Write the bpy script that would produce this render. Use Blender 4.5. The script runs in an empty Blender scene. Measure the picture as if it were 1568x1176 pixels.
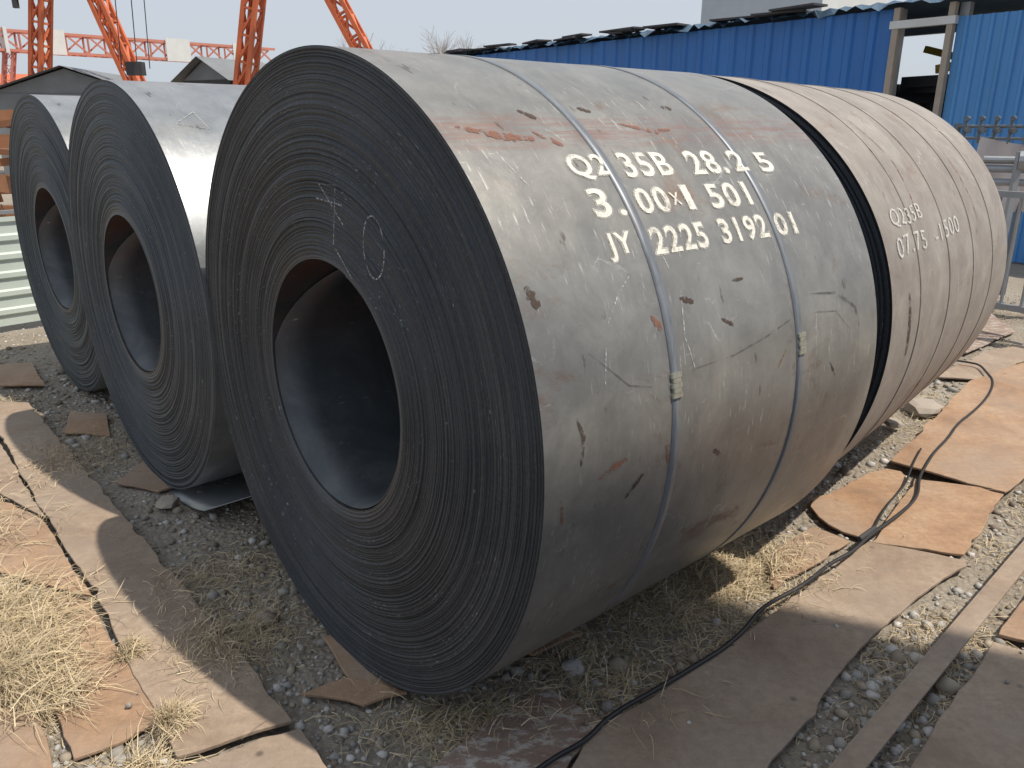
import bpy, bmesh, math, random
import numpy as np
from mathutils import Matrix, Vector
rng=np.random.default_rng(7); random.seed(7)
scene=bpy.context.scene
# ------------------------------------------------------------------ helpers
def link(o,parent=None):
    scene.collection.objects.link(o)
    if parent is not None: o.parent=parent
    return o
def empty(name,loc=(0,0,0),rz=0):
    e=bpy.data.objects.new(name,None); e.empty_display_size=.2; e.location=loc; e.rotation_euler=(0,0,rz); return link(e)
def mesh(name,V,F,mat=None,parent=None,uv=None,smooth=False,col=None):
    me=bpy.data.meshes.new(name)
    V=np.asarray(V,dtype=np.float32)
    if isinstance(F,np.ndarray):
        n,k=F.shape
        me.vertices.add(len(V)); me.vertices.foreach_set("co",V.ravel())
        me.loops.add(n*k); me.loops.foreach_set("vertex_index",F.ravel().astype(np.int32))
        me.polygons.add(n); me.polygons.foreach_set("loop_start",np.arange(0,n*k,k,dtype=np.int32))
        try: me.polygons.foreach_set("loop_total",np.full(n,k,dtype=np.int32))
        except Exception: pass
        me.update(calc_edges=True); me.validate()
    else:
        me.from_pydata([tuple(map(float,v)) for v in V],[],F)
    if uv is not None:
        l=me.uv_layers.new(name="UVMap"); vi=np.zeros(len(me.loops),dtype=np.int32); me.loops.foreach_get("vertex_index",vi)
        l.data.foreach_set("uv",np.asarray(uv,dtype=np.float32)[vi].ravel())
    if col is not None:
        a=me.attributes.new("Col",'FLOAT_COLOR','POINT'); c=np.ones((len(V),4),dtype=np.float32); c[:,:3]=col; a.data.foreach_set("color",c.ravel())
    if smooth: me.polygons.foreach_set("use_smooth",np.ones(len(me.polygons),dtype=bool))
    if mat is not None: me.materials.append(mat)
    o=bpy.data.objects.new(name,me); return link(o,parent)
class Acc:
    def __init__(s): s.V=[];s.F=[]
    def add(s,V,F):
        b=len(s.V); s.V+= [tuple(v) for v in V]; s.F+=[tuple(i+b for i in f) for f in F]
    def box(s,c,size,rz=0):
        x,y,z=[d/2 for d in size]; cs,sn=math.cos(rz),math.sin(rz)
        P=[(i*x,j*y,k*z) for i in(-1,1) for j in(-1,1) for k in(-1,1)]
        s.add([(c[0]+p[0]*cs-p[1]*sn,c[1]+p[0]*sn+p[1]*cs,c[2]+p[2]) for p in P],[(0,1,3,2),(4,6,7,5),(0,4,5,1),(2,3,7,6),(0,2,6,4),(1,5,7,3)])
    def beam(s,p,q,w,h=None,n=4):
        h=h or w; p=Vector(p);q=Vector(q);d=(q-p).normalized()
        u=d.cross(Vector((0,0,1)));
        if u.length<1e-3: u=Vector((1,0,0))
        u.normalize(); v=d.cross(u)
        if n==4: off=[u*a*w/2+v*b*h/2 for a,b in((-1,-1),(1,-1),(1,1),(-1,1))]
        else: off=[u*math.cos(t)*w/2+v*math.sin(t)*h/2 for t in [2*math.pi*i/n for i in range(n)]]
        s.add([p+o for o in off]+[q+o for o in off],[tuple(range(n))[::-1],tuple(range(n,2*n))]+[(i,(i+1)%n,n+(i+1)%n,n+i) for i in range(n)])
    def lattice(s,p,q,w,chord=.07,step=None,w2=None,dia=.04):
        p=Vector(p);q=Vector(q);L=(q-p).length;d=(q-p)/L;u=d.cross(Vector((0,0,1)))
        if u.length<1e-3:u=Vector((1,0,0))
        u.normalize();v=d.cross(u);w2=w2 or w;step=step or w
        cs=[(-1,-1),(1,-1),(1,1),(-1,1)]
        P=lambda t,k:p+d*t+u*cs[k][0]*w/2+v*cs[k][1]*w2/2
        for k in range(4): s.beam(P(0,k),P(L,k),chord)
        n=max(1,int(L/step))
        for i in range(n):
            a,b=i*L/n,(i+1)*L/n
            for k in range(4):
                k2=(k+1)%4
                s.beam(P(a,k),P(b,k2) if i%2 else P(b,k2),dia); s.beam(P(a,k),P(a,k2),dia)
    def obj(s,name,mat,parent=None,smooth=False): return mesh(name,s.V,s.F,mat,parent,smooth=smooth)
def vnoise(x,y,seed,freq):
    r=np.random.default_rng(seed).random((256,256)); x=x*freq+1000.3;y=y*freq+1000.7
    xi=np.floor(x).astype(int);yi=np.floor(y).astype(int);fx=x-xi;fy=y-yi;fx=fx*fx*(3-2*fx);fy=fy*fy*(3-2*fy)
    g=lambda a,b:r[a%256,b%256]
    return (g(xi,yi)*(1-fx)+g(xi+1,yi)*fx)*(1-fy)+(g(xi,yi+1)*(1-fx)+g(xi+1,yi+1)*fx)*fy
def fbm(x,y,seed,freq,o=4):
    s=0;a=.5
    for i in range(o): s=s+a*(vnoise(x,y,seed+i,freq*2**i)-.5); a*=.5
    return s
# ------------------------------------------------------------------ node materials
class NM:
    def __init__(s,name):
        s.m=bpy.data.materials.new(name); s.m.use_nodes=True; s.t=s.m.node_tree; s.n=s.t.nodes
        s.b=s.n["Principled BSDF"]
    def node(s,t,**k):
        n=s.n.new(t)
        for a,v in k.items():
            if a.startswith("i_"):
                key=a[2:]; key=int(key) if key.isdigit() else key.replace("_"," ")
                s.inp(n.inputs[key],v)
            else: setattr(n,a,v)
        return n
    def inp(s,sock,v):
        if isinstance(v,bpy.types.NodeSocket): s.t.links.new(v,sock)
        else:
            if isinstance(v,(tuple,list)) and len(v)==3 and sock.type=='RGBA': v=(*v,1)
            sock.default_value=v
    def set(s,**k):
        for a,v in k.items(): s.inp(s.b.inputs[a.replace("_"," ")],v)
    def coord(s,kind="Object"): return s.node("ShaderNodeTexCoord").outputs[kind]
    def mapv(s,v,scale=(1,1,1),loc=(0,0,0),rot=(0,0,0)):
        return s.node("ShaderNodeMapping",i_0=v,i_Scale=scale,i_Location=loc,i_Rotation=rot).outputs[0]
    def noise(s,v,scale,detail=4,rough=.6,dist=0):
        return s.node("ShaderNodeTexNoise",i_Vector=v,i_Scale=scale,i_Detail=detail,i_Roughness=rough,i_Distortion=dist).outputs[0]
    def vor(s,v,scale,feature='F1'):
        return s.node("ShaderNodeTexVoronoi",feature=feature,i_Vector=v,i_Scale=scale).outputs[0]
    def ramp(s,f,stops):
        r=s.node("ShaderNodeValToRGB",i_0=f); e=r.color_ramp.elements
        while len(e)<len(stops): e.new(.5)
        for i,(p,c) in enumerate(stops):
            e[i].position=p; e[i].color=(*c,1) if isinstance(c,(tuple,list)) else (c,c,c,1)
        return r.outputs[0]
    def mix(s,f,a,b,mode='MIX'):
        n=s.node("ShaderNodeMix",data_type='RGBA',blend_type=mode)
        s.inp(n.inputs[0],f);s.inp(n.inputs[6],a);s.inp(n.inputs[7],b);return n.outputs[2]
    def math(s,op,a,b=0.0,c=None):
        n=s.node("ShaderNodeMath",operation=op);s.inp(n.inputs[0],a);s.inp(n.inputs[1],b)
        if c is not None:s.inp(n.inputs[2],c)
        return n.outputs[0]
    def bump(s,h,strength=.3,dist=.01):
        s.set(Normal=s.node("ShaderNodeBump",i_Height=h,i_Strength=strength,i_Distance=dist).outputs[0])
    def xyz(s,v): return s.node("ShaderNodeSeparateXYZ",i_0=v).outputs
    def comb(s,x,y,z): return s.node("ShaderNodeCombineXYZ",i_0=x,i_1=y,i_2=z).outputs[0]
def simple(name,col,rough=.6,metal=0,var=.25,scale=6,bump=.1):
    k=NM(name);c=k.coord();n=k.noise(c,scale,5)
    k.set(Base_Color=k.mix(n,tuple(x*(1-var) for x in col),tuple(min(1,x*(1+var)) for x in col)),Roughness=rough,Metallic=metal)
    if bump:k.bump(n,bump,.01)
    return k.m
def body_mat(name,lo,hi,metal,r0,r1,stain,redband=False):
    k=NM(name);uv=k.coord("UV")
    big=k.noise(uv,1.4,7,.62,.5); med=k.noise(uv,8,7,.7,.3); fine=k.noise(uv,70,4,.7)
    col=k.mix(k.ramp(big,[(.32,0),(.66,1)]),lo,hi)
    col=k.mix(k.math('MULTIPLY',k.ramp(med,[(.35,1),(.62,0)]),.36),col,tuple(x*.55 for x in lo))
    col=k.mix(k.math('MULTIPLY',fine,.18),col,tuple(x*.6 for x in lo))
    # cloudy pale dust
    col=k.mix(k.ramp(k.noise(k.mapv(uv,(1,1,1),(9,3,0)),3.2,7,.7,.8),[(.47,0),(.72,.42)]),col,(.47,.445,.40))
    band=k.noise(k.mapv(uv,(.25,9,1)),2,4,.7)
    col=k.mix(k.ramp(band,[(.45,0),(.8,.25)]),col,tuple(x*.6 for x in lo))
    # rust / reddish bruises
    rust=k.ramp(k.noise(k.mapv(uv,(1,.6,1),(3,1,0)),4.5,7,.75,.6),[(.57,0),(.71,stain)])
    col=k.mix(rust,col,(.17,.10,.07))
    if redband:
        u,v,_=k.xyz(uv)
        b=k.ramp(k.math('ABSOLUTE',k.math('SUBTRACT',u,.85)),[(.0,1),(.05,.6),(.075,0)])
        b=k.math('MULTIPLY',b,k.ramp(k.noise(k.mapv(uv,(60,5,1)),1,5,.7),[(.42,0),(.66,.9)]))
        col=k.mix(b,col,(.26,.135,.11))
    msk=k.ramp(k.noise(uv,2.3,3),[(.44,0),(.56,1)])
    s1=k.ramp(k.noise(k.mapv(uv,(12,90,1)),1,3,.7),[(.61,0),(.67,1)])
    s2=k.ramp(k.noise(k.mapv(uv,(70,7,1),(0,0,0),(0,0,.5)),1,3,.7),[(.69,0),(.73,1)])
    s3=k.ramp(k.noise(k.mapv(uv,(9,60,1),(8,1,0),(0,0,-.6)),1,3,.7),[(.69,0),(.73,1)])
    col=k.mix(k.math('MULTIPLY',k.math('MULTIPLY',s1,msk),.6),col,(.60,.59,.57))
    col=k.mix(k.math('MULTIPLY',s2,.5),col,(.55,.52,.48)); col=k.mix(k.math('MULTIPLY',s3,.45),col,(.55,.53,.5))
    dk=k.ramp(k.noise(k.mapv(uv,(7,18,1),(5,2,0),(0,0,.4)),1,4,.6),[(.655,0),(.71,.75)])
    col=k.mix(dk,col,(.085,.06,.048))
    sc=k.ramp(k.vor(k.mapv(k.node("ShaderNodeVectorMath",operation='ADD',i_0=uv,i_1=k.comb(k.math('MULTIPLY',big,.5),k.math('MULTIPLY',med,.1),0)).outputs[0],(2.2,3.0,1)),1.7,'DISTANCE_TO_EDGE'),[(0,1),(.009,0)])
    sm=k.ramp(k.noise(uv,5,2),[(.56,0),(.66,.5)])
    col=k.mix(k.math('MULTIPLY',sc,sm),col,(.6,.6,.58))
    rr=k.math('MULTIPLY_ADD',med,r1-r0,r0); rr=k.math('ADD',rr,k.math('MULTIPLY',rust,.2))
    k.set(Base_Color=col,Metallic=metal,Roughness=rr)
    h=k.math('ADD',k.math('MULTIPLY',med,.6),k.math('MULTIPLY',fine,.15)); h=k.math('ADD',h,k.math('MULTIPLY',k.noise(k.mapv(uv,(1,.7,1)),3,2),1.6))
    k.bump(h,.22,.006)
    return k.m
def face_mat(name,tint):
    k=NM(name);c=k.coord();x,y,z=k.xyz(c)
    r=k.math('SQRT',k.math('ADD',k.math('MULTIPLY',x,x),k.math('MULTIPLY',z,z)))
    cx=k.math('DIVIDE',x,r);cz=k.math('DIVIDE',z,r)
    ring=k.noise(k.comb(k.math('MULTIPLY',cx,.7),k.math('MULTIPLY',cz,.7),k.math('MULTIPLY',r,420)),1,2,.5)
    broad=k.noise(k.comb(k.math('MULTIPLY',cx,.8),k.math('MULTIPLY',cz,.8),k.math('MULTIPLY',r,34)),1,4,.6)
    cloud=k.noise(c,2.6,7,.7,.4); grit=k.noise(c,90,3,.7)
    col=k.ramp(ring,[(.25,tuple(t*.5 for t in tint)),(.5,tint),(.8,tuple(t*1.6 for t in tint))])
    col=k.mix(k.ramp(broad,[(.35,.4),(.62,0)]),col,tuple(t*.5 for t in tint))
    col=k.mix(k.ramp(cloud,[(.42,0),(.75,.55)]),col,tuple(t*2.0 for t in (tint[0]*1.1,tint[1]*1.02,tint[2]*.95)))
    col=k.mix(k.ramp(grit,[(.45,0),(.8,.35)]),col,(.12,.12,.12))
    # worn, paler innermost wraps
    col=k.mix(k.ramp(r,[(.385,.55),(.41,.25),(.43,0)]),col,(.15,.145,.14))
    fl=k.ramp(k.noise(k.comb(k.math('MULTIPLY',cx,30),k.math('MULTIPLY',cz,30),k.math('MULTIPLY',r,380)),1,2,.6),[(.64,0),(.71,1)])
    fm=k.ramp(k.noise(k.comb(k.math('MULTIPLY',cx,2),k.math('MULTIPLY',cz,2),k.math('MULTIPLY',r,14)),1,3,.6),[(.47,0),(.62,1)])
    col=k.mix(k.math('MULTIPLY',k.math('MULTIPLY',fl,fm),.7),col,(.36,.37,.38))  # pale flecks: highlights on the strip edges, put into the colour
    k.set(Base_Color=col,Metallic=.2,Roughness=.58)
    k.bump(k.math('ADD',ring,k.math('MULTIPLY',fl,.4)),.5,.002)
    return k.m
M_body=body_mat("mill_scale_steel",(.225,.222,.212),(.345,.338,.318),.52,.30,.43,.8,True)
M_body2=body_mat("blue_steel",(.27,.29,.31),(.39,.41,.43),.6,.28,.42,.25)
M_body4=body_mat("weathered_steel",(.25,.22,.195),(.345,.31,.28),.1,.5,.62,.5)
M_face=face_mat("coil_edges",(.030,.035,.043)); M_face2=face_mat("coil_edges_blue",(.036,.046,.059))
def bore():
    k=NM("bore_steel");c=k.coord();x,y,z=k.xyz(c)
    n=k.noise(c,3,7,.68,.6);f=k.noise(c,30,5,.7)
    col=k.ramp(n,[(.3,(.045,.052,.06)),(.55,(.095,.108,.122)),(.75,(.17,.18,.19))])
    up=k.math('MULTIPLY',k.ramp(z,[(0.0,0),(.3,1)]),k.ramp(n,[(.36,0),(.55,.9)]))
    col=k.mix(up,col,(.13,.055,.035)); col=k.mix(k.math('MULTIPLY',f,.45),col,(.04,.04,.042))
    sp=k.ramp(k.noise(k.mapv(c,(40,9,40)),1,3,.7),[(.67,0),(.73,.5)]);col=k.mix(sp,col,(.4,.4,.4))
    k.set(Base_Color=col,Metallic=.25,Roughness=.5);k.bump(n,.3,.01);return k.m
M_bore=bore()
def strapm():
    k=NM("steel_strap");uv=k.coord("UV");n=k.noise(k.mapv(uv,(6,30,1)),1,5,.7)
    col=k.ramp(n,[(.3,(.13,.145,.165)),(.55,(.22,.24,.265)),(.75,(.17,.14,.12))])
    k.set(Base_Color=col,Metallic=.35,Roughness=.45);k.bump(n,.15,.002);return k.m
M_strap=strapm()
M_seal=simple("strap_seal",(.42,.41,.34),.4,.7,.35,60)
def paint():
    k=NM("stencil_paint");c=k.coord();n=k.noise(c,55,6,.8);n2=k.noise(c,9,3,.6)
    a=k.ramp(k.math('ADD',k.math('MULTIPLY',n,.75),k.math('MULTIPLY',n2,.35)),[(.40,.05),(.54,.93)])
    k.set(Base_Color=(.74,.72,.65),Roughness=.85,Alpha=a);return k.m
M_paint=paint()
def spray():
    k=NM("overspray_paint");c=k.coord();n=k.noise(c,130,4,.75);n2=k.noise(c,20,3,.6)
    a=k.ramp(k.math('ADD',k.math('MULTIPLY',n,.6),k.math('MULTIPLY',n2,.4)),[(.42,0),(.60,.7)])
    k.set(Base_Color=(.66,.645,.58),Roughness=.88,Alpha=a);return k.m
M_spray=spray()
def chalkm(name="chalk",a=.7,lo=.44,hi=.60,col=(.6,.6,.59),sc=110):
    k=NM(name);c=k.coord();n=k.noise(c,sc,4,.7)
    k.set(Base_Color=col,Roughness=.9,Alpha=k.ramp(n,[(lo,.0),(hi,a)]));return k.m
M_chalk=chalkm(); M_chalk2=chalkm("paint_marker",.85,.36,.52)
M_scr=chalkm("scrape_dark",.85,.40,.50,(.075,.05,.04),45); M_scr2=chalkm("scrape_rust",.8,.42,.55,(.24,.11,.075),38); M_refl=chalkm("reflection_line",.5,.36,.6,(.07,.07,.07),20)  # the last material paints dark reflections onto the coil side
def platem(name,a,b,dark,white=0.):
    k=NM(name);c=k.coord()
    oi=k.node("ShaderNodeObjectInfo").outputs["Random"]
    c=k.node("ShaderNodeVectorMath",operation='ADD',i_0=c,i_1=k.comb(k.math('MULTIPLY',oi,31),k.math('MULTIPLY',oi,17),0)).outputs[0]
    n=k.noise(c,2.2,8,.68,.5);f=k.noise(c,35,6,.75);g=k.noise(c,160,2)
    col=k.ramp(n,[(.30,dark),(.46,a),(.66,b)])
    col=k.mix(k.math('MULTIPLY',k.ramp(f,[(.38,0),(.70,1)]),.6),col,tuple(x*.5 for x in a))
    col=k.mix(k.ramp(k.noise(k.mapv(c,(1,1,1),(4,7,0)),1.3,6,.65),[(.46,0),(.66,.55)]),col,(.30,.25,.205))
    col=k.mix(k.math('MULTIPLY',oi,.3),col,(.27,.22,.18))
    st=k.ramp(k.noise(k.mapv(c,(3,40,1),(0,0,0),(0,0,.8)),1,4,.7),[(.56,0),(.68,.45)]);col=k.mix(st,col,dark)
    sp=k.ramp(k.vor(c,5),[(.03,.8),(.08,0)]); col=k.mix(sp,col,(.09,.07,.055))
    if white: col=k.mix(k.ramp(k.noise(k.mapv(c,(14,30,1),(0,0,0),(0,0,.6)),1,4,.7),[(.5,0),(.6,white)]),col,(.5,.46,.42))
    k.set(Base_Color=col,Roughness=.75,Metallic=.0)
    k.bump(k.math('ADD',f,k.math('ADD',n,k.math('MULTIPLY',g,.4))),.4,.008);return k.m
M_plate=platem("rusty_plate",(.40,.245,.145),(.49,.335,.22),(.24,.14,.085))
M_plate2=platem("dusty_plate",(.35,.26,.19),(.43,.34,.26),(.24,.17,.125))
M_plate3=platem("peeling_plate",(.26,.17,.13),(.33,.24,.19),(.18,.11,.085),.75)
def groundm():
    k=NM("dirt_gravel");c=k.coord();n=k.noise(c,.9,6,.65);f=k.noise(c,26,5,.7);v=k.vor(c,42)
    col=k.ramp(n,[(.3,(.23,.195,.15)),(.5,(.31,.27,.22)),(.7,(.38,.34,.28))])
    col=k.mix(k.math('MULTIPLY',f,.6),col,(.15,.125,.095));col=k.mix(k.ramp(v,[(.0,.5),(.5,0)]),col,(.44,.42,.39))
    k.set(Base_Color=col,Roughness=.95);k.bump(k.math('ADD',f,v),.6,.02);return k.m
M_ground=groundm()
def colm(name,rough=.85,noise=30,amt=.4):
    k=NM(name);a=k.node("ShaderNodeAttribute",attribute_name="Col").outputs["Color"];n=k.noise(k.coord(),noise,3)
    k.set(Base_Color=k.mix(k.math('MULTIPLY',n,amt),a,(.10,.09,.075)),Roughness=rough);return k.m
M_stone=colm("stones"); M_grass=colm("dry_grass_blades",.7,4,.2)
def bluem(name,a,b):
    k=NM(name);c=k.coord();n=k.noise(k.mapv(c,(1,1,.35)),1.6,6,.65);s=k.noise(k.mapv(c,(9,9,.5)),1,4,.6)
    col=k.mix(n,a,b);col=k.mix(k.ramp(s,[(.5,0),(.75,.45)]),col,tuple(x*.55+.02 for x in a));
    col=k.mix(k.ramp(k.noise(c,3.5,6,.7),[(.66,0),(.74,.7)]),col,(.16,.09,.05))
    k.set(Base_Color=col,Roughness=.42);k.bump(n,.15,.02);return k.m
M_blue=bluem("blue_sheet",(.014,.11,.38),(.028,.18,.52)); M_blue2=bluem("light_blue_sheet",(.05,.22,.52),(.09,.30,.62))
M_orange=simple("orange_paint",(.55,.13,.045),.55,0,.4,2)
M_red=simple("pale_red_paint",(.48,.19,.14),.6,0,.2,1)  # lighter, muted red for the far girder
M_white=simple("white_paint",(.58,.60,.60),.6,0,.15,2)
M_grey=simple("galvanised",(.33,.35,.37),.45,.5,.25,5)
M_dark=simple("dark_sheet",(.05,.05,.055),.8,0,.3,3)
M_fence=simple("pale_green_panel",(.50,.57,.53),.5,0,.15,3)
M_rubber=simple("rubber",(.02,.02,.022),.5,0,.3,40)
M_roof=simple("grey_roof",(.17,.185,.20),.7,0,.3,1.5)
M_cloth=simple("canvas",(.55,.50,.49),.9,0,.15,5,.4)
M_yel=simple("yellow_paint",(.62,.42,.05),.5,0,.2,3)
M_rust=simple("scrap_rust",(.26,.12,.06),.85,0,.4,6,.4)
M_concrete=simple("concrete",(.36,.31,.26),.9,0,.2,8,.3)
M_bark=simple("hazed_bark",(.36,.34,.32),.9,0,.15,4)  # pale grey-brown: distance haze is blended into the colour
# ------------------------------------------------------------------ coils
YAW=.8568
def sheet(name,R,th0,th1,y0,y1,nt,ny,mat,par,seed=0,amp=.0005,thick=0,flip=False,rfun=None,y0f=None):
    T=np.linspace(th0,th1,nt);S=np.linspace(0,1,ny);TT,SS=np.meshgrid(T,S,indexing='ij')
    Y0=np.full_like(TT,y0) if y0f is None else y0f(TT)
    YY=Y0+(y1-Y0)*SS
    per=fbm(np.cos(TT)*2.2+5,np.sin(TT)*2.2+YY*2,seed,1.1,3)
    RR=R+amp*4*per
    if rfun is not None: RR=RR+rfun(TT,YY)
    V=np.stack([RR*np.cos(TT),YY,RR*np.sin(TT)],-1).reshape(-1,3)
    uv=np.stack([TT*R,YY],-1).reshape(-1,2)
    i,j=np.meshgrid(np.arange(nt-1),np.arange(ny-1),indexing='ij');a=i*ny+j
    F=np.stack([a,a+ny,a+ny+1,a+1],-1).reshape(-1,4)
    if not flip: F=F[:,::-1]
    o=mesh(name,V,F,mat,par,uv=uv,smooth=True)
    if thick: m=o.modifiers.new("s",'SOLIDIFY');m.thickness=thick;m.offset=0
    return o
def face(name,R,rin,y,nw,nt,mat,par,seed,sgn=-1,amp=.0013):
    g=np.random.default_rng(seed);T=np.linspace(0,2*np.pi,nt,endpoint=False)
    rs=np.linspace(rin,R,nw+1)
    prof=np.interp(np.linspace(0,1,nw),np.linspace(0,1,20),g.normal(0,.0014,20))
    d0=g.normal(0,amp,nw)+prof
    d0[g.random(nw)<.06]+=.003
    rows=[];
    for k in range(nw):
        ph=g.random()*50; f=fbm(np.cos(T)*1.5+ph,np.sin(T)*1.5+k*.02,seed,1.1,2)*.003
        e=fbm(T*3+ph,T*0+k,seed+5,2.,2)*.0010
        w=0 if k==nw-1 else 1
        y_=y+sgn*(d0[k]+f+e)*w
        for r in (rs[k]+.0003,rs[k+1]-.0002):
            rows.append(np.stack([r*np.cos(T),y_,r*np.sin(T)],-1))
    V=np.concatenate(rows);m=len(rows)
    i,j=np.meshgrid(np.arange(m-1),np.arange(nt),indexing='ij');a=i*nt+j;b=i*nt+(j+1)%nt
    F=np.stack([a,b,b+nt,a+nt],-1).reshape(-1,4)
    if sgn>0:F=F[:,::-1]
    return mesh(name,V,F,mat,par)
def coil(cx,cy,yaw,R,rin,w,seed,mb,mf,nw):
    e=empty("steel_coil",(cx,cy,R),-yaw)
    sheet("outer_wrap",R,-math.pi,math.pi,-.001,w,321,40,mb,e,seed)
    face("front_edges",R,rin,0,nw,320,mf,e,seed)
    face("rear_edges",R,rin,w,40,128,mf,e,seed+1,1)
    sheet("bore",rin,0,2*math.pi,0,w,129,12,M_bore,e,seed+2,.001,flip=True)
    a0=math.radians(80);a1=math.radians(430);al=math.radians(172)
    sheet("inner_wrap_end",rin-.006,a0,a1,.03,w-.05,120,12,M_bore,e,seed+3,.001,thick=.003,flip=True,rfun=lambda t,y:-.012*np.exp(-(t-a0)*2),y0f=lambda t:.006+.42*np.clip((al-t)/(al-a0),0,1)**1.4)
    return e
def cylmap(R,a,th,off): return ((R+off)*math.cos(th),a,(R+off)*math.sin(th))
def strap(par,R,a,w=.032,drift=0,seed=0,mat=M_strap,off=.0022,th=(-179,170)):
    nt=300;T=np.radians(np.linspace(th[0],th[1],nt));rows=[];uv=[]
    c=a+drift*np.sin(T)+.004*np.sin(T*2.3+seed)
    for s,h in [(-.5,.0),(-.498,off),(.498,off),(.5,.0)]:
        rows.append(np.stack([(R+h)*np.cos(T),c+s*w,(R+h)*np.sin(T)],-1));uv.append(np.stack([T*R,c+s*w],-1))
    V=np.concatenate(rows);U=np.concatenate(uv);i,j=np.meshgrid(np.arange(3),np.arange(nt-1),indexing='ij');q=i*nt+j
    F=np.stack([q,q+1,q+nt+1,q+nt],-1).reshape(-1,4)
    return mesh("strap",V,F,mat,par,uv=U)
def seal(par,R,a,thd):
    A_=Acc()
    for k in range(5):
        th=math.radians(thd+(k-2)*.75); wd=.040 if k%2==0 else .031
        V=[];
        for (s,h) in ((-1,.000),(-1,.0065),(-.8,.008),(.8,.008),(1,.0065),(1,.000)):
            for dt in (-.0062,.0062):
                V.append(cylmap(R,a+s*wd/2,th+dt,h))
        F=[(2*i,2*i+1,2*i+3,2*i+2) for i in range(5)]+[(0,2,4,6,8,10),(1,11,9,7,5,3)]
        A_.add(V,F)
    return A_.obj("strap_seal",M_seal,par)
def text_on(par,R,s,a0,a1,th_top,th_bot,name,mat,bold=.03,off=.0035,jit=0,slant=0):
    cu=bpy.data.curves.new("t",'FONT');cu.body=s;cu.offset=bold;cu.resolution_u=4;cu.fill_mode='FRONT';cu.space_character=1.12
    o=bpy.data.objects.new("t",cu);link(o);bpy.context.view_layer.update()
    me=bpy.data.meshes.new_from_object(o.evaluated_get(bpy.context.evaluated_depsgraph_get()));bpy.data.objects.remove(o)
    co=np.array([v.co[:] for v in me.vertices]);x0,x1=co[:,0].min(),co[:,0].max();y0,y1=co[:,1].min(),co[:,1].max()
    bm=bmesh.new();bm.from_mesh(me)
    for yy in np.linspace(y0,y1,12)[1:-1]:
        bmesh.ops.bisect_plane(bm,geom=bm.verts[:]+bm.edges[:]+bm.faces[:],plane_co=(0,yy,0),plane_no=(0,1,0))
    for v in bm.verts:
        fx=(v.co.x-x0)/(x1-x0);fy=(v.co.y-y0)/(y1-y0)
        th=math.radians(th_bot+(th_top-th_bot)*fy+slant*fx+jit*math.sin(fx*9))
        v.co=Vector(cylmap(R,a0+(a1-a0)*fx,th,off))
    bm.normal_update();bm.to_mesh(me);bm.free();me.materials.clear();me.materials.append(mat);me.name=name
    for p in me.polygons:p.use_smooth=False
    ob=bpy.data.objects.new(name,me);return link(ob,par)
def ribbon(name,pts,w,par,mat):
    pts=[Vector(p) for p in pts];V=[];F=[]
    for i,p in enumerate(pts):
        d=(pts[min(i+1,len(pts)-1)]-pts[max(i-1,0)]).normalized();s=d.cross(Vector((0,1,0))).normalized()*w/2
        V+=[p-s,p+s]
        if i:F.append((2*i-2,2*i-1,2*i+1,2*i))
    return mesh(name,V,F,mat,par)
def coil_mark(par,R,pts,w,mat,name,off=.0013,seed=0):
    # tapered, wavy-edged mark following points (axial metres, degrees) on the coil surface
    g=random.Random(seed);P=[]
    for (a,t),(b,u) in zip(pts[:-1],pts[1:]):
        for k in range(10):P.append((a+(b-a)*k/10,t+(u-t)*k/10))
    P.append(pts[-1]);V=[];F=[];n=len(P)
    for i,(a,t) in enumerate(P):
        a1,t1=P[min(i+1,n-1)];a0,t0=P[max(i-1,0)];da,dt=a1-a0,math.radians(t1-t0)*R;L=math.hypot(da,dt) or 1
        ww=w*(math.sin(math.pi*(i+.3)/(n+.6))**.6)*g.uniform(.6,1.2)/2
        for s in (-1,1):V.append(cylmap(R,a+s*dt/L*ww,math.radians(t)-s*da/L*ww/R,off))
        if i:F.append((2*i-2,2*i-1,2*i+1,2*i))
    return mesh(name,V,F,mat,par)
C1=coil(-.551,2.253,YAW,.95,.385,1.503,11,M_body,M_face,185)
strap(C1,.95,.443,seed=1);strap(C1,.95,1.018,seed=2);seal(C1,.95,.447,9.0);seal(C1,.95,1.03,9.3)
for s,a0,a1,t1,t0 in (("Q2",.31,.44,46.1,41.4),("35B",.495,.685,46.2,41.4),("28.",.765,.93,46.2,41.2),("2",.965,1.03,46.0,41.5),("5",1.095,1.165,45.4,41.0),
    ("3.",.318,.425,39.9,35.1),("00",.478,.60,39.4,35.0),("x",.612,.648,38.2,36.0),("1",.668,.695,39.4,35.0),("501",.77,.96,39.3,34.7),
    ("JY",.312,.40,32.6,28.3),("2225",.47,.69,32.7,28.4),("3192",.755,.975,32.8,28.5),("01",1.02,1.125,32.6,28.5)):
    b=.0 if s in"x1" else 1
    d=.004
    text_on(C1,.95,s,a0-d,a1+d,t1+.2,t0-.2,"overspray",M_spray,.055*b,.0018);text_on(C1,.95,s,a0,a1,t1,t0,"stencil_marking",M_paint,.014*b,.0026)
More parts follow.
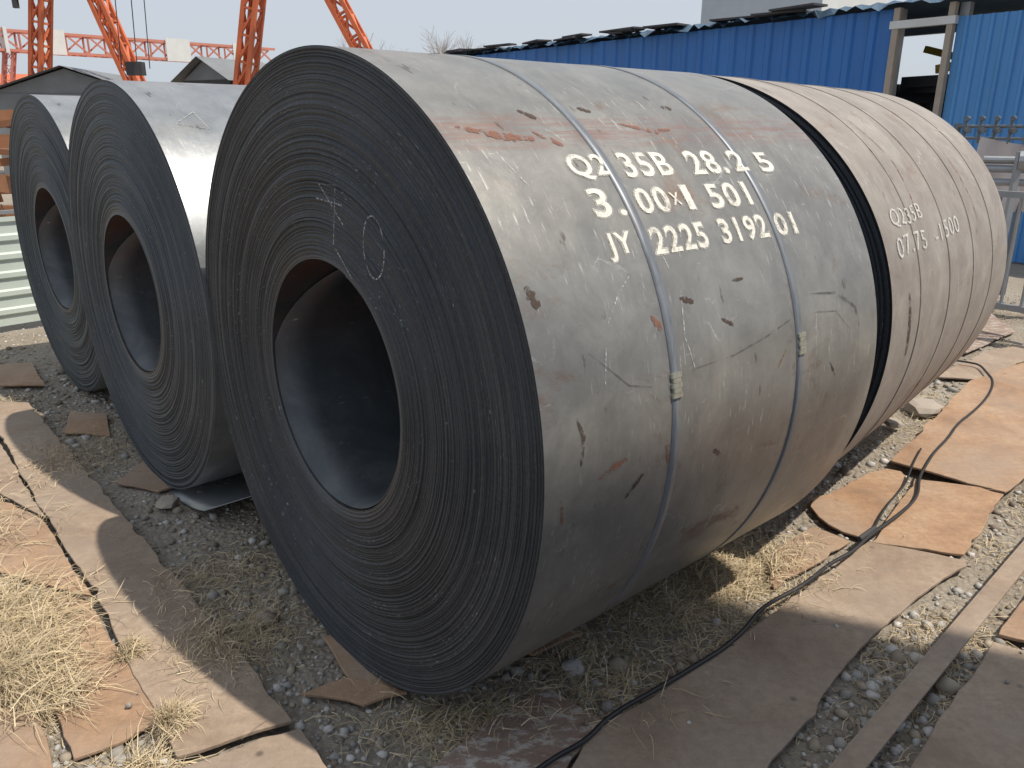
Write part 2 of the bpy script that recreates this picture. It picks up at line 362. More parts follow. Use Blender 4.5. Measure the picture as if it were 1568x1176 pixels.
for i,(pts,w,m) in enumerate((
    ([(.10,9),(.12,6),(.11,2)],.012,M_scr),([(.17,-1),(.22,0),(.27,.5)],.018,M_scr2),([(.03,27),(.05,24)],.03,M_scr),([(.66,17),(.71,15.5)],.014,M_scr),
    ([(.39,20),(.42,17.5)],.022,M_scr2),([(.51,21.5),(.56,20.5)],.016,M_scr),([(.27,-6),(.33,-3)],.013,M_scr),([(.74,22.5),(.79,22.5)],.012,M_scr),
    ([(.05,52),(.17,50),(.26,49.5)],.03,M_scr2),([(.27,51),(.34,48)],.02,M_scr2),([(.60,53),(.72,51),(.8,51.5)],.018,M_scr2),([(.41,1),(.43,-3)],.02,M_scr2),
    ([(.28,56),(.32,54)],.02,M_scr),([(.05,-2),(.06,-6)],.012,M_scr2),([(.50,57),(.54,56)],.018,M_scr),([(.86,58),(.9,57.4)],.02,M_scr),
    ([(.16,17),(.28,11),(.36,9.8)],.005,M_refl),([(.5,10.5),(.7,10.8),(.86,12.3),(1.0,14.2)],.006,M_refl),([(1.1,17.5),(1.25,16.5),(1.36,13),(1.38,9)],.012,M_refl),  # thin dark arcs: reflections painted as strips, continued on the next line
    ([(1.12,14),(1.24,13.2),(1.32,9)],.006,M_refl),([(.52,23),(.50,16),(.53,10)],.005,M_chalk),([(.24,20),(.30,24),(.35,26)],.004,M_chalk),([(.12,46),(.16,40)],.004,M_chalk),
    ([(.2,12),(.22,17)],.005,M_chalk),([(.48,31),(.5,26)],.004,M_chalk),([(.9,6),(.95,9)],.006,M_scr2),([(1.2,4),(1.24,1)],.008,M_scr),([(.62,-4),(.66,-6)],.02,M_scr2))):
    coil_mark(C1,.95,pts,w,m,"surface_mark",.0016,i)
def chalk_face(par,P,w=.004): return ribbon("chalk_mark",[(x,-.0085,z) for x,z in P],w,par,M_chalk)
chalk_face(C1,[(.31+.05*math.cos(t),.455+.08*math.sin(t)) for t in np.linspace(.3,6.3,30)])
chalk_face(C1,[(.10,.44),(.13,.60),(.04,.60),(.17,.49)]);chalk_face(C1,[(.02,.56),(.16,.55)]);chalk_face(C1,[(.11,.43),(.19,.36)])
C2=coil(-1.783,3.633,.839,.942,.369,1.45,23,M_body2,M_face2,120)
sheet("outer_tail",.942,math.radians(-100),math.radians(-55),.0,1.45,40,4,M_body2,C2,4,.001,thick=.004,rfun=lambda t,y:.004+.13*np.clip((t-math.radians(-96))/.7,0,1)**1.6)
C3=coil(-2.95,5.08,.82,.936,.385,1.45,37,M_body2,M_face2,90)
C4=coil(.64,3.36,.718,.952,.38,1.95,41,M_body4,M_face,80)
for i,a in enumerate((.35,.78,1.2,1.6)): strap(C4,.952,a,.020,0,i,M_body4,.003)
text_on(C4,.952,"Q235B",.14,.52,29,24.5,"chalk_marking",M_chalk2,.0,.004,.3);text_on(C4,.952,"07.75  -1500",.12,1.0,22.5,18,"chalk_marking",M_chalk2,.0,.004,.4,1)
for i,(pts,w,m) in enumerate((([(.9,12),(.95,-2),(.9,-12)],.006,M_chalk2),([(.4,60),(.5,40),(.46,25)],.01,M_scr2),([(1.3,45),(1.36,20)],.01,M_scr2),([(.2,10),(.24,-5)],.03,M_scr),([(1.5,52),(1.62,50),(1.66,44)],.008,M_chalk2))):
    coil_mark(C4,.952,pts,w,m,"surface_mark",.002,i+50)
P=[(.10,54),(.20,59),(.22,52),(.10,54)]
A_=Acc();V=[cylmap(.942,a,math.radians(t),.0025) for a,t in P]
for p,q in zip(V[:-1],V[1:]): A_.beam(p,q,.004,.002)
A_.obj("chalk_mark",M_chalk,C2)
# ------------------------------------------------------------------ ground
def axis(lo,hi,step,far):
    core=np.arange(lo,hi+1e-6,step);out=[];d=step*1.5;x=hi
    while x<far: x+=d;d*=1.35;out.append(x)
    lft=[];d=step*1.5;x=lo
    while x>-far: x-=d;d*=1.35;lft.append(x)
    return np.concatenate([np.array(lft[::-1]),core,np.array(out)])
X=axis(-7,7,.035,700);Y=axis(.2,11,.035,700)
def gz(x,y):
    near=np.exp(-((x/14)**2+((y-4)/14)**2))
    return (-.022+.05*fbm(x,y,3,1.1,3)+.035*fbm(x,y,9,7,3))*near-.03*(1-near)
XX,YY=np.meshgrid(X,Y,indexing='ij');ZZ=gz(XX,YY);ny=len(Y)
i,j=np.meshgrid(np.arange(len(X)-1),np.arange(ny-1),indexing='ij');a=i*ny+j
mesh("ground",np.stack([XX,YY,ZZ],-1).reshape(-1,3),np.stack([a,a+ny,a+ny+1,a+1],-1).reshape(-1,4),M_ground,smooth=True)
# ------------------------------------------------------------------ plates
PL=[]
def plate(poly,z=.004,t=.012,mat=M_plate,tilt=(0,0),name="steel_plate"):
    PL.append(np.array(poly));g=random.Random(len(PL));P=[]
    n=len(poly)
    for i in range(n):
        a=Vector(poly[i]);b=Vector(poly[(i+1)%n]);L=(b-a).length;k=max(1,int(L/.05));nn=Vector((-(b-a).y,(b-a).x)).normalized()
        for q in range(k):
            bite=.012 if g.random()<.06 else 0
            p=a.lerp(b,q/k)+nn*(g.gauss(0,.0018 if q else .004)+bite)+nn*.004*math.sin(q*.5+i);P.append(p)
    c=sum(P,Vector((0,0)))/len(P)
    Z=[z+tilt[0]*(p.x-c.x)+tilt[1]*(p.y-c.y) for p in P];m=len(P)
    V=[(p.x-c.x,p.y-c.y,zz-z) for p,zz in zip(P,Z)]+[(p.x-c.x,p.y-c.y,zz-z+t) for p,zz in zip(P,Z)]
    area=sum(P[i].x*P[(i+1)%m].y-P[(i+1)%m].x*P[i].y for i in range(m))
    F=[tuple(range(m))[::-1],tuple(range(m,2*m))]+[(i,(i+1)%m,m+(i+1)%m,m+i) for i in range(m)]
    if area<0:F=[f[::-1] for f in F]
    o=mesh(name,V,F,mat);o.location=(c.x,c.y,z)
    b=o.modifiers.new("b",'BEVEL');b.width=.003;b.segments=2;b.limit_method='ANGLE';b.angle_limit=math.radians(60)
    return o
plate([(-.93,1.76),(-.64,1.91),(-1.41,2.80),(-3.06,4.70),(-3.37,4.72),(-2.24,3.35),(-1.55,2.55)],.012,.014,M_plate2)
plate([(-2.09,3.18),(-2.46,3.43),(-3.65,4.8),(-3.42,4.74),(-2.26,3.36)],.004,.012,M_plate2)
plate([(-1.57,2.55),(-1.84,2.66),(-2.03,2.73),(-3.1,3.75),(-2.9,3.9),(-2.48,3.40),(-2.1,3.16)],.006,.012,M_plate,(.01,0))
plate([(-1.81,2.62),(-1.57,2.52),(-1.03,1.92),(-1.22,1.76),(-1.40,1.98),(-1.49,2.18)],.007,.012,M_plate)
plate([(-1.43,1.95),(-1.25,1.72),(-1.1,1.45),(-1.9,1.45),(-2.0,2.0)],.003,.012,M_plate,(0,.01))
plate([(-1.52,2.2),(-1.44,2.0),(-2.0,2.05),(-3.0,3.1),(-3.0,3.6),(-2.05,2.7),(-1.84,2.6)],.002,.01,M_plate2)
plate([(-.90,1.73),(-.62,1.88),(-.33,1.5),(-.72,1.3)],.004,.014,M_plate2,(0,.01))
plate([(1.40,3.22),(1.40,3.32),(1.44,3.40),(1.53,3.45),(1.86,3.72),(1.95,3.76),(2.01,3.72),(2.00,3.64),(1.53,3.02),(1.45,3.08)],.010,.01,M_plate)
plate([(2.03,3.62),(1.54,2.985),(1.88,2.88),(2.37,3.44),(2.3,3.52)],.012,.012,M_plate,(.01,0))
plate([(2.0,3.83),(2.41,4.29),(3.16,5.19),(3.86,5.67),(4.15,5.3),(2.63,3.66),(2.38,3.45)],.026,.012,M_plate,(.005,0))
plate([(2.66,3.6),(4.18,5.24),(4.9,4.7),(3.3,2.9),(2.55,3.2)],.004,.012,M_plate2)
plate([(1.01,2.64),(1.35,2.91),(1.47,3.02),(1.34,3.14),(1.15,2.97),(1.05,2.82)],.002,.01,M_plate)
plate([(1.52,2.98),(1.86,2.83),(1.25,2.33),(.73,1.76),(.5,1.45),(.1,1.5),(.23,1.87),(.44,2.01),(1.06,2.55)],.014,.014,M_plate2)
plate([(-.17,1.80),(.10,2.07),(.28,1.92),(.14,1.72),(-.1,1.4),(-.35,1.5)],.006,.012,M_plate3)
plate([(3.01,5.36),(3.3,5.3),(3.95,5.8),(4.5,6.4),(3.78,6.05)],.004,.012,M_plate2)
plate([(3.92,5.72),(4.22,5.36),(5.3,6.3),(4.7,6.9)],.006,.012,M_plate2)
plate([(3.2,6.1),(3.6,6.0),(4.4,6.7),(4.6,7.4),(3.9,7.2)],.004,.012,M_plate3)
plate([(1.66,2.30),(1.02,1.66),(1.9,.9),(2.75,1.75)],.010,.014,M_plate2)
plate([(1.70,2.34),(2.78,1.8),(3.6,2.75),(2.55,3.15),(2.3,2.93)],.012,.014,M_plate)
for P,z in (([(-.66,2.04),(-.53,2.12),(-.33,2.06),(-.45,2.0)],.0),([(-.66,2.34),(-.56,2.36),(-.36,2.09),(-.50,2.08)],-.006),([(.0,2.28),(.08,2.24),(.26,2.37),(.1,2.47)],-.004),
    ([(-1.97,3.58),(-1.95,3.90),(-1.6,3.6),(-1.72,3.48)],-.006),([(-3.79,5.58),(-3.6,5.65),(-3.2,5.12),(-3.5,5.1)],-.004),([(-2.75,4.6),(-2.5,4.55),(-2.3,4.2),(-2.6,4.25)],-.004)):
    plate(P,z,.012,M_plate)
def inpoly(x,y,P):
    c=np.zeros(x.shape,bool);n=len(P)
    for i in range(n):
        x1,y1=P[i];x2,y2=P[(i+1)%n];k=((y1>y)!=(y2>y))&(x<(x2-x1)*(y-y1)/((y2-y1) or 1e-9)+x1);c^=k
    return c
def onplate(x,y):
    c=np.zeros(x.shape,bool)
    for P in PL:c|=inpoly(x,y,P)
    return c
rl=empty("steel_angle_bar");A_=Acc()
p=Vector((.45,1.30,.0));q=Vector((4.6,5.28,.0))
A_.beam(p+Vector((0,0,.028)),q+Vector((0,0,.028)),.008,.072);A_.beam(p+Vector((.025,-.025,.060)),q+Vector((.025,-.025,.060)),.062,.008)
A_.obj("angle_iron",M_plate2,rl)
for (x,y,s) in ((2.62,4.72,.13),(-1.62,3.35,.06),(2.3,4.45,.06)):
    bm=bmesh.new();bmesh.ops.create_icosphere(bm,subdivisions=2,radius=s)
    for v in bm.verts:
        v.co.z*=.45;v.co*=1+.25*(random.random()-.5);v.co.x=max(-s*.7,min(s*.7,v.co.x));v.co.z=min(v.co.z,s*.3)
    me=bpy.data.meshes.new("concrete_chunk");bm.to_mesh(me);bm.free();me.materials.append(M_concrete);o=bpy.data.objects.new("concrete_chunk",me);o.location=(x,y,.01);link(o)
# ------------------------------------------------------------------ gravel
def stones(N,smin,smax,sel,name):
    x=rng.uniform(-5.5,5.5,N*5);y=rng.uniform(1.0,9,N*5)
    w=1/np.maximum(1,(y/2.2))**1.2
    keep=(abs(x)<.85*y+.6)&(rng.random(N*5)<w)&sel(x,y);x=x[keep][:N];y=y[keep][:N];n=len(x)
    bm=bmesh.new();bmesh.ops.create_icosphere(bm,subdivisions=1,radius=1);B=np.array([v.co[:] for v in bm.verts]);Fb=np.array([[v.index for v in f.verts] for f in bm.faces]);bm.free()
    s=smin+(smax-smin)*rng.random(n)**2.6
    D=B[None]*(1+.55*(rng.random((n,len(B),1))-.5));D=D*np.stack([np.ones(n),rng.uniform(.6,1,n),rng.uniform(.4,.8,n)],1)[:,None]
    c=np.clip(D,-rng.uniform(.55,1,(n,1,3)),rng.uniform(.55,1,(n,1,3)));t=rng.uniform(0,6.28,n);cs,sn=np.cos(t),np.sin(t)
    R=np.stack([c[...,0]*cs[:,None]-c[...,1]*sn[:,None],c[...,0]*sn[:,None]+c[...,1]*cs[:,None],c[...,2]],-1)*s[:,None,None]
    z=gz(x,y)+s*.15;on=onplate(x,y);z=np.where(on,.026+s*.3,z)
    V=R+np.stack([x,y,z],-1)[:,None]
    F=(Fb[None]+(np.arange(n)*len(B))[:,None,None]).reshape(-1,3)
    base=np.array([[.42,.40,.375],[.54,.52,.49],[.32,.30,.27],[.45,.38,.29],[.64,.62,.59],[.28,.225,.175]])[rng.integers(0,6,n)]*rng.uniform(.75,1.15,(n,1))
    return mesh(name,V.reshape(-1,3),F,M_stone,col=np.repeat(base,len(B),0))
def gsel(p):
    return lambda x,y:(~onplate(x,y)|((rng.random(x.shape)<.006)&(p<1.1)))&((fbm(x,y,21,1.2,2)+.25)*3>rng.random(x.shape)*p)
stones(34000,.004,.015,gsel(1.0),"gravel")
stones(9000,.012,.030,gsel(1.2),"gravel")
stones(420,.03,.055,lambda x,y:~onplate(x,y)&(fbm(x,y,21,1.2,2)>-.02),"gravel")
# ------------------------------------------------------------------ dry grass
def grass(N,cfun,name,lmin=.04,lmax=.14,lift=.35):
    x,y=cfun(N);n=len(x);z0=np.where(onplate(x,y),.026,gz(x,y))
    L=rng.uniform(lmin,lmax,n);az=rng.uniform(0,6.28,n);el=np.abs(rng.normal(0,lift,n));bend=rng.normal(0,.9,n);w=rng.uniform(.0008,.0019,n)
    rows=[];px,py,pz=x.copy(),y.copy(),z0.copy()+rng.random(n)*.012
    for k in range(4):
        f=k/3;ww=w*(1-.8*f);sx,sy=-np.sin(az)*ww,np.cos(az)*ww
        rows.append(np.stack([px-sx,py-sy,pz],-1));rows.append(np.stack([px+sx,py+sy,pz+ww*.8],-1))
        step=L/3;px=px+np.cos(az)*np.cos(el)*step;py=py+np.sin(az)*np.cos(el)*step;pz=np.maximum(pz+np.sin(el)*step,z0+.003)
        el=el-.45;az=az+bend*.35
    V=np.stack(rows,1)
    F=np.array([[0,1,3,2],[2,3,5,4],[4,5,7,6]]);F=(F[None]+(np.arange(n)*8)[:,None,None]).reshape(-1,4)
    c=np.array([[.60,.48,.30],[.50,.39,.24],[.68,.57,.39],[.36,.28,.18],[.40,.35,.21]])[rng.choice(5,n,p=[.32,.26,.24,.13,.05])]*rng.uniform(.8,1.15,(n,1))
    return mesh(name,V.reshape(-1,3),F,M_grass,col=np.repeat(c,8,0))
def scatter(seed,thr,off=0):
    def f(N):
        x=rng.uniform(-5,5,N*16);y=rng.uniform(1.2,8.5,N*16)
        k=(abs(x)<.8*y+.4)&~onplate(x,y)&(fbm(x,y,seed,1.9,3)*1.0+rng.normal(0,.035,x.shape)>thr)&(rng.random(x.shape)<1/np.maximum(1,y/2.5)**1.1)
        return x[k][:N],y[k][:N]
    return f
grass(15000,scatter(51,.11),"dry_grass")
grass(6000,scatter(77,-.1),"dry_grass",.02,.07,.2)
def blobs(C):
    def f(N):
        xs=[];ys=[]
        for (cx,cy,rx,ry,wt) in C:
            n=int(N*wt);xs.append(rng.normal(cx,rx,n));ys.append(rng.normal(cy,ry,n))
        return np.concatenate(xs),np.concatenate(ys)
    return f
grass(8000,blobs([(-1.87,2.36,.14,.13,.5),(-1.62,2.13,.08,.07,.3),(-1.0,1.72,.03,.04,.06),(-1.42,2.0,.05,.05,.08),(-2.4,2.9,.2,.2,.1)]),"straw",.06,.2,.4)
grass(9000,blobs([(.80,2.76,.16,.10,.4),(.55,2.55,.14,.1,.2),(.25,2.2,.14,.12,.12),(1.0,2.95,.14,.12,.1),(-1.15,2.75,.12,.14,.08),(-.2,1.95,.15,.06,.06)]),"straw",.04,.13,.4)
grass(3500,blobs([(-1.27,2.22,.015,.02,.1),(-1.0,1.9,.02,.02,.2),(-.95,2.35,.1,.12,.4),(-2.3,3.9,.15,.2,.3)]),"straw",.03,.09,.7)
# ------------------------------------------------------------------ cable
cb=[(-.02,1.62),(.12,1.75),(.29,1.90),(.56,2.10),(.72,2.25),(.91,2.47),(1.27,2.76),(1.53,2.99),(1.92,3.40),(2.16,3.78),(2.43,4.14),(2.85,4.56),(3.35,5.21),(3.46,5.60),(3.30,5.70),(3.19,5.52)]
def tube(name,pts,r,mat,par=None):
    cu=bpy.data.curves.new(name,'CURVE');cu.dimensions='3D';s=cu.splines.new('NURBS');s.points.add(len(pts)-1)
    for k,p in enumerate(pts):s.points[k].co=(*p,1)
    s.use_endpoint_u=True;s.order_u=3;cu.bevel_depth=r;cu.bevel_resolution=2;cu.materials.append(mat);cu.resolution_u=6
    o=bpy.data.objects.new(name,cu);return link(o,par)
def wig(P,a,z):
    out=[]
    for (x0,y0),(x1,y1) in zip(P[:-1],P[1:]):
        for f in (0,.5):out.append((x0+(x1-x0)*f+random.gauss(0,a),y0+(y1-y0)*f+random.gauss(0,a),z+random.random()*.006))
    return out
e=empty("power_cable");tube("cable",wig(cb,.012,.040),.0075,M_rubber,e)
tube("cable_2",wig([(1.50,2.99),(1.55,3.05),(1.9,3.5),(2.1,3.80),(2.35,4.1)],.012,.042),.005,M_rubber,e)
A_=Acc();A_.beam((1.47,2.96,.05),(1.58,3.06,.05),.022,.02,8);A_.obj("splice_tape",M_dark,e)
# ------------------------------------------------------------------ blue workshop
def corr_wall(name,p,q,z0,z1,pitch,depth,mat,par,hor=False):
    p=Vector(p);q=Vector(q);L=(q-p).length;d=(q-p)/L;nrm=Vector((d.y,-d.x));V=[];F=[]
    prof=[(0,0),(.55,0),(.65,1),(.9,1)]
    H=z1-z0;n=int((H if hor else L)/pitch);pts=[]
    for i in range(n+1):
        for s,h in prof:
            t=(i+s)*pitch
            if t<(H if hor else L):pts.append((t,h*depth))
    for t,h in pts:
        if hor:V+=[(*(p+nrm*h),z0+t),(*(q+nrm*h),z0+t)]
        else:
            o=p+d*t+nrm*h;V+=[(o.x,o.y,z0),(o.x,o.y,z1)]
    F=[(2*i,2*i+2,2*i+3,2*i+1) for i in range(len(pts)-1)]
    return mesh(name,V,F,mat,par)
bs=empty("blue_workshop")
B0=Vector((5.42,12.22));D=Vector((-.617,.787));N=Vector((.787,.617))
far=B0+D*16
corr_wall("front_wall",far,B0,0,3.30,.35,.03,M_blue,bs)
corr_wall("front_panel",B0-D*.86,B0-D*5,0,3.12,.16,.025,M_blue2,bs)
A_=Acc();rz=math.atan2(D.y,D.x)
for t,w in ((-.05,.09),(-.80,.08)):
    c=B0+D*t-N*.04;A_.box((c.x,c.y,1.65),(w,.1,3.3),rz)
A_.obj("door_frame",M_concrete,bs)
A_=Acc();c=B0-D*.42-N*.05;A_.box((c.x,c.y,3.08),(.9,.1,.10),rz);A_.obj("door_lintel",M_white,bs)
V=[];F=[];nx=170;g=random.Random(4)
rag=0
for i in range(nx+1):
    t=-5+21.0*i/nx
    if i%3==0: rag=g.uniform(-.06,.10)
    o=B0+D*t
    for k,(s,z) in enumerate(((-.16+rag,3.33+g.uniform(-.03,.03)-(.04 if i%7<2 else 0)),(.0,3.38),(5.0,3.50))):
        p=o+N*s;V.append((p.x,p.y,z+(.035 if i%2 else 0)))
    if i:
        b=3*i
        for k in (0,1):F.append((b-3+k,b+k,b+k+1,b-3+k+1))
mesh("roof_sheets",V,F,simple("roof_blue",(.05,.10,.16),.7,0,.5,3),bs)
A_=Acc()
for i in range(22):
    t=g.uniform(.5,15.5);o=B0+D*t-N*g.uniform(.0,.15);A_.box((o.x,o.y,3.40+g.uniform(0,.05)),(g.uniform(.3,.9),g.uniform(.2,.4),.03),rz+g.uniform(-.3,.3))
A_.obj("roof_tarp_scraps",M_dark,bs)
A_=Acc()
for t in (-4.5,-.9,0.,4,8,12,15.8):
    for dd in (.12,5):
        o=B0+D*t+N*dd;A_.box((o.x,o.y,1.65),(.12,.12,3.3),rz)
o1=B0-D*5+N*2.6;o2=B0+D*15.8+N*2.6;A_.beam((o1.x,o1.y,3.30),(o2.x,o2.y,3.30),.12,.2)
A_.obj("frame_columns",M_grey,bs)
fb=B0+N*5
corr_wall("rear_wall",fb+D*16,fb+D*-5,0,2.55,.35,.03,M_dark,bs)
corr_wall("end_wall",far+N*5,far,0,3.3,.35,.03,M_blue,bs)
A_=Acc();o1=B0-D*.1+N*1.2;o2=B0-D*1.3+N*1.5;A_.beam((o1.x,o1.y,2.55),(o2.x,o2.y,2.75),.08,.12);A_.beam((o2.x-.25,o2.y+.3,2.75),(o2.x-.25,o2.y+.3,0),.1)
o1=B0+D*.4+N*1.8;o2=B0-D*1.2+N*1.6;A_.beam((o1.x,o1.y,2.9),(o2.x,o2.y,2.45),.07,.1)
A_.obj("hoist_beam",M_yel,bs)
A_=Acc()
for i in range(16):
    o=B0+D*g.uniform(-1.1,.3)+N*g.uniform(.6,1.6);A_.box((o.x,o.y,.8+.105*i),(g.uniform(.5,1.1),.3,g.uniform(.06,.22)),rz+g.uniform(-.5,.5))
A_.obj("stored_material",M_dark,bs)
cb_=empty("site_cabin");A_=Acc();A_.box((7.35,22.8,2.6),(3.6,3,5.2),rz);A_.obj("cabin_walls",M_white,cb_)
A_=Acc();A_.box((7.35,22.8,5.27),(3.9,3.3,.12),rz);A_.obj("cabin_roof",M_dark,cb_)
# ------------------------------------------------------------------ unseen building added right of the viewer to cast the foreground shadow
wh=empty("shadow_caster_building")
a2=Vector((.756,.655));n2=Vector((.655,-.756));W0=Vector((4.8,1.01));LW=5.5;W1=W0-a2*LW
corr_wall("caster_yard_wall",W0,W1,0,7.98,.3,.03,M_blue2,wh)
corr_wall("caster_gable_wall",W0+n2*8,W0,0,7.98,.3,.03,M_blue2,wh)
corr_wall("caster_rear_gable_wall",W1,W1+n2*8,0,7.98,.3,.03,M_blue2,wh)
A_=Acc();c=W0-a2*LW/2+n2*4;A_.box((c.x,c.y,8.03),(LW+.1,8.1,.08),math.atan2(a2.y,a2.x));A_.obj("roof",M_roof,wh)
A_=Acc();
for k in (1.5,4):
    o=W0-a2*k-n2*.05;A_.box((o.x,o.y,1.6 if k==4 else 4.5),(2.2 if k==4 else 1.4,.06,3.2 if k==4 else 1.0),math.atan2(a2.y,a2.x))
A_.obj("caster_doors_and_windows",M_grey,wh)
# ------------------------------------------------------------------ gantry crane
gc=empty("gantry_crane");A_=Acc()
def leg(top,bot,w):
    A_.lattice(top,bot,w,.13*w/.5,w*1.5,w*.8,.07*w/.5)
leg((-7.0+.62,23,7.3),(-8.0,23.3,0),.42);leg((-6.0,23,7.3),(-2.1,22.6,0),.42)
leg((-15.4,29,7.8),(-17.0,29.2,0),.46);leg((-14.6,29,7.8),(-11.9,28.8,0),.46)
A_.beam((-8.0,23.3,.1),(-2.1,22.6,.1),.4);A_.beam((-17,29.2,.1),(-11.9,28.8,.1),.4)
A_.lattice((-22,34,8.3),(-.5,18.6,8.0),1.0,.14,1.3,1.0,.08)
A_.obj("crane_frame",M_orange,gc)
A_=Acc()
for dx in (0,.5,.9): A_.beam((-12.3+dx,27.0,7.6),(-12.5+dx,27.0,3.4),.03,None,6)
A_.box((-12.05,27,3.4),(.5,.3,.4));A_.obj("hoist_ropes",M_dark,gc)
A_=Acc();
for k in range(7):
    A_.beam((-16.6+.2*k,28.9,6.6+.1*math.sin(k*2)),(-16.4+.2*k,28.9,6.6+.1*math.sin(k*2+2)),.06)
for k in range(4):A_.box((-16.45+.12*(k%2),28.6,5.5+.3*k),(.15,.15,.3))
A_.obj("cable_festoon",M_dark,gc)
g2=empty("gantry_girder");A_=Acc()
gl,gr=Vector((-32.5,53.4,6.7)),Vector((-18.8,66.2,6.7))
A_.lattice(gl,gr,1.0,.16,1.25,1.15,.1)
A_.lattice((-31.9,53.9,6.1),(-33.2,53.6,0),.5,.12,.8);A_.lattice((-19.4,65.6,6.1),(-18.9,65.6,0),.5,.12,.8)
A_.obj("truss",M_red,g2);A_=Acc()
dd=(gr-gl).normalized();nn=Vector((dd.y,-dd.x,0));rzz=math.atan2(dd.y,dd.x)
for f,w in ((.17,1.5),(.60,1.7),(.86,1.6)):
    o=gl.lerp(gr,f)+nn*.65;A_.box((o.x,o.y,6.75),(w,.08,1.5),rzz)
o=gl.lerp(gr,.03);A_.box((o.x,o.y,6.7),(.2,1.4,1.5),rzz);A_.obj("panels",M_white,g2)
def shed(name,x,y,w,d,h,rh,rz,mw,mr):
    e=empty(name,(x,y,0),rz);A_=Acc();A_.box((0,0,h/2),(w,d,h));A_.obj("walls",mw,e)
    A_=Acc();A_.add([(-w/2-.3,-d/2-.3,h-.05),(w/2+.3,-d/2-.3,h-.05),(w/2+.3,0,h+rh),(-w/2-.3,0,h+rh),(w/2+.3,d/2+.3,h-.05),(-w/2-.3,d/2+.3,h-.05),
       (-w/2,-d/2,h-.02),(-w/2,0,h+rh-.08),(-w/2,d/2,h-.02),(w/2,-d/2,h-.02),(w/2,0,h+rh-.08),(w/2,d/2,h-.02)],[(0,1,2,3),(3,2,4,5),(6,7,8),(9,11,10)]);A_.obj("roof",mr,e)
    A_=Acc()
    for k in range(3):A_.box((-w/2+w*(k+.5)/3,-d/2-.02,h*.55),(w*.14,.05,h*.3));
    A_.obj("windows",M_dark,e);return e
shed("grey_shed",-15.2,30.5,4.6,5,2.7,.85,math.radians(95),M_roof,M_roof)
shed("dark_shed",-9.5,28.5,2.2,2.2,3.1,.7,math.radians(60),M_dark,M_roof)
shed("orange_roof_factory",-36,58,16,12,3.6,1.4,.2,M_white,M_orange)
shed("low_factory",5,75,50,14,5.0,1.5,-.2,M_white,M_roof)
sc=empty("scrap_steel_stack");A_=Acc();g=random.Random(9)
for k in range(60):
    x=-7.6+g.uniform(-1.8,1.8);y=10.6+g.uniform(-1.5,1.5);z=g.uniform(.1,1.9);r=g.uniform(0,3.1);l=g.uniform(.3,.9)
    A_.beam((x-l*math.cos(r),y-l*math.sin(r),z),(x+l*math.cos(r),y+l*math.sin(r),z+g.uniform(-.2,.2)),g.uniform(.06,.2))
A_.obj("scrap_beams",M_rust,sc)
fe=empty("panel_fence")
corr_wall("fence_panels",(-6.4,4.25),(-2.3,8.95),.05,.98,.155,.02,M_fence,fe,True)
A_=Acc()
for k in range(8):
    f=k/7;A_.box((-6.4+4.1*f,4.25+4.7*f,.5),(.05,.05,1.02),.85)
A_.beam((-6.4,4.25,1.0),(-2.3,8.95,1.0),.05,.03);A_.obj("fence_posts",M_grey,fe)
ba=empty("steel_barrier");A_=Acc()
bd=Vector((.60,-.80));b0=Vector((4.0,6.9))
for z in (.25,1.18):A_.beam((*(b0),z),(*(b0+bd*2.6),z),.05)
for k in range(17):
    o=b0+bd*(.16*k);A_.beam((o.x,o.y,.25),(o.x,o.y,1.18),.03,.03,6)
for k in (0,.9,1.8,2.6):
    o=b0+bd*k;A_.beam((o.x,o.y,0),(o.x,o.y,1.25),.055);A_.beam((o.x-.25,o.y-.2,.03),(o.x+.25,o.y+.2,.03),.06)
    A_.beam((o.x-.22,o.y-.18,.03),(o.x,o.y,.35),.03)
A_.obj("barrier_frame",M_grey,ba)
pf=empty("pipe_rack");A_=Acc()
for z in (1.22,1.42,1.34):
    A_.beam((4.45,7.6+z*.1,z),(6.3,6.6,z),.07,None,10);
for f in (.1,.3,.5):
    x=4.45+1.85*f;y=7.6-1.0*f;A_.beam((x,y,1.42),(x+.05,y-.03,1.42),.17,None,12);A_.beam((x,y,0),(x,y,1.5),.05)
A_.obj("pipes",M_grey,pf)
gm=empty("gas_manifold");A_=Acc();m0=Vector((4.80,8.95));md=Vector((.617,-.787))
A_.beam((*m0,1.72),(*(m0+md*.75),1.72),.035,None,8);A_.beam((*m0,1.60),(*(m0+md*.75),1.60),.03,None,8)
for k in range(5):
    o=m0+md*(.08+.15*k);A_.beam((o.x,o.y,1.55),(o.x,o.y,1.80),.035,None,8);A_.beam((o.x-.03,o.y-.05,1.8),(o.x+.03,o.y+.02,1.8),.05,None,8);A_.beam((o.x,o.y-.08,1.68),(o.x,o.y,1.68),.06,None,8)
for f in (0,.75): o=m0+md*f;A_.beam((o.x,o.y,0),(o.x,o.y,1.75),.05)
A_.obj("valves_and_pipes",simple("valve_steel",(.16,.18,.2),.5,.5,.3,8),gm)
V=[];F=[];nu,nv=26,14;c0=Vector((4.95,8.75));
for i in range(nu+1):
    for j in range(nv+1):
        u=i/nu;v=j/nv;o=c0+md*(1.5*u);w=.06*math.sin(u*19+v*3)*(.3+v)+.03*math.sin(u*37)
        V.append((o.x-N.x*w,o.y-N.y*w,1.62-.10*math.sin(u*math.pi)*(1-v)-.75*v*(.75+.25*math.sin(u*5))))
for i in range(nu):
    for j in range(nv):a=i*(nv+1)+j;F.append((a,a+1,a+nv+2,a+nv+1))
ct=empty("canvas_sheet");mesh("canvas",V,F,M_cloth,ct,smooth=True)
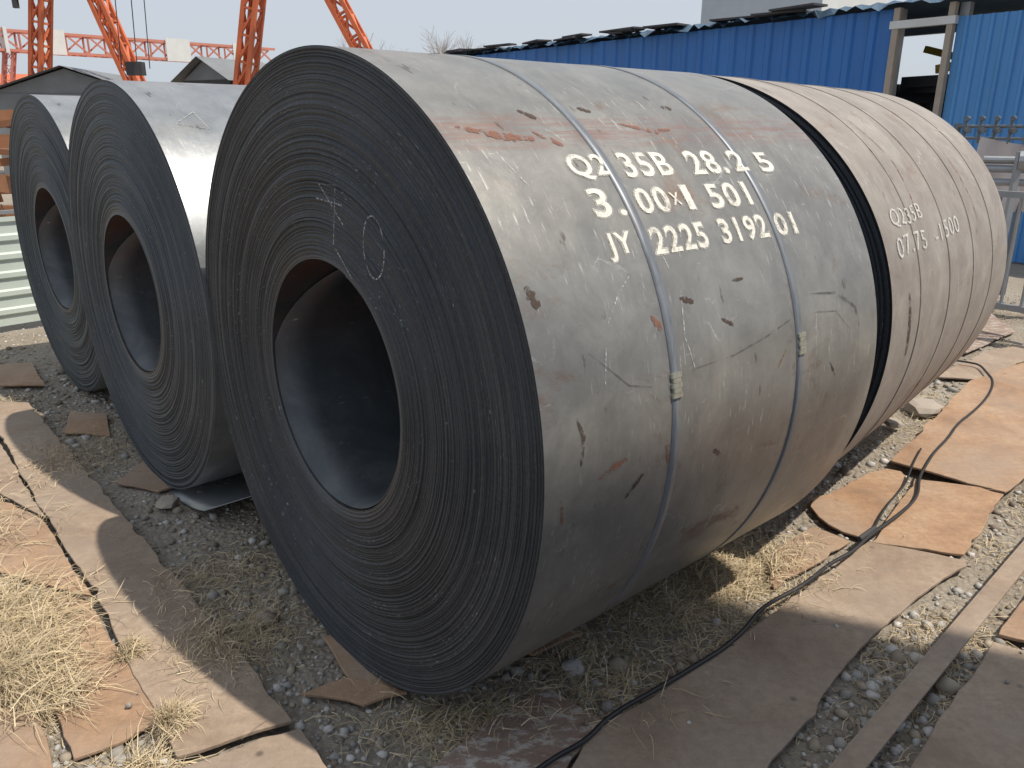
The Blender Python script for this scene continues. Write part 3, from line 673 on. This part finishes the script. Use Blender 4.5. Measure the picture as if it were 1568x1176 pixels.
# ------------------------------------------------------------------ bare trees
def tree(x,y,h,seed):
    g=random.Random(seed);A_=Acc()
    def br(p,d,l,r,lv):
        q=p+d*l;A_.beam(p,q,r*2,None,4)
        if lv==0:return
        for k in range(3 if lv>1 else 5):
            dd=(d+Vector((g.gauss(0,.42),g.gauss(0,.42),g.gauss(.12,.25)))).normalized();br(p.lerp(q,g.uniform(.55,1)),dd,l*g.uniform(.6,.85),r*.58,lv-1)
    for k in range(3):br(Vector((g.uniform(-.3,.3),g.uniform(-.3,.3),0)),Vector((g.gauss(0,.15),g.gauss(0,.15),1)).normalized(),h*.32,.09,5)
    e=empty("bare_tree",(x,y,0));A_.obj("trunk_and_branches",M_bark,e)
tree(-11.0,70,9.5,1);tree(-4.6,66,9.0,2);tree(-8.0,82,9.5,5)
# ------------------------------------------------------------------ light, sky, camera
sd=Vector((.93,-.36,1/.55)).normalized()
s=bpy.data.lights.new("sun",'SUN');s.energy=4.6;s.angle=math.radians(.7);s.color=(1,.915,.79)
so=bpy.data.objects.new("sun",s);link(so);so.rotation_euler=sd.to_track_quat('Z','Y').to_euler()
w=bpy.data.worlds.new("World");scene.world=w;w.use_nodes=True;nt=w.node_tree
sk=nt.nodes.new("ShaderNodeTexSky");sk.sky_type='NISHITA';sk.sun_disc=False;sk.sun_elevation=math.asin(sd.z);sk.sun_rotation=math.atan2(sd.x,sd.y)
sk.dust_density=4.0;sk.air_density=1.0;sk.ozone_density=1.0
mx=nt.nodes.new("ShaderNodeMix");mx.data_type='RGBA';mx.inputs[0].default_value=.8;nt.links.new(sk.outputs[0],mx.inputs[6]);mx.inputs[7].default_value=(6.4,6.95,7.7,1)
bg=nt.nodes["Background"];nt.links.new(mx.outputs[2],bg.inputs[0]);bg.inputs[1].default_value=.106
cam=bpy.data.cameras.new("camera");cam.sensor_width=36;cam.lens=1205.7/1568*36;cam.clip_start=.05;cam.clip_end=2000
co=bpy.data.objects.new("camera",cam);link(co);co.matrix_world=Matrix.Translation((0,0,1.7008))@Matrix.Rotation(math.pi/2-.3163,4,'X')@Matrix.Rotation(.0043,4,'Z')
scene.camera=co
scene.view_settings.view_transform='Standard';scene.view_settings.look='None';scene.view_settings.exposure=0
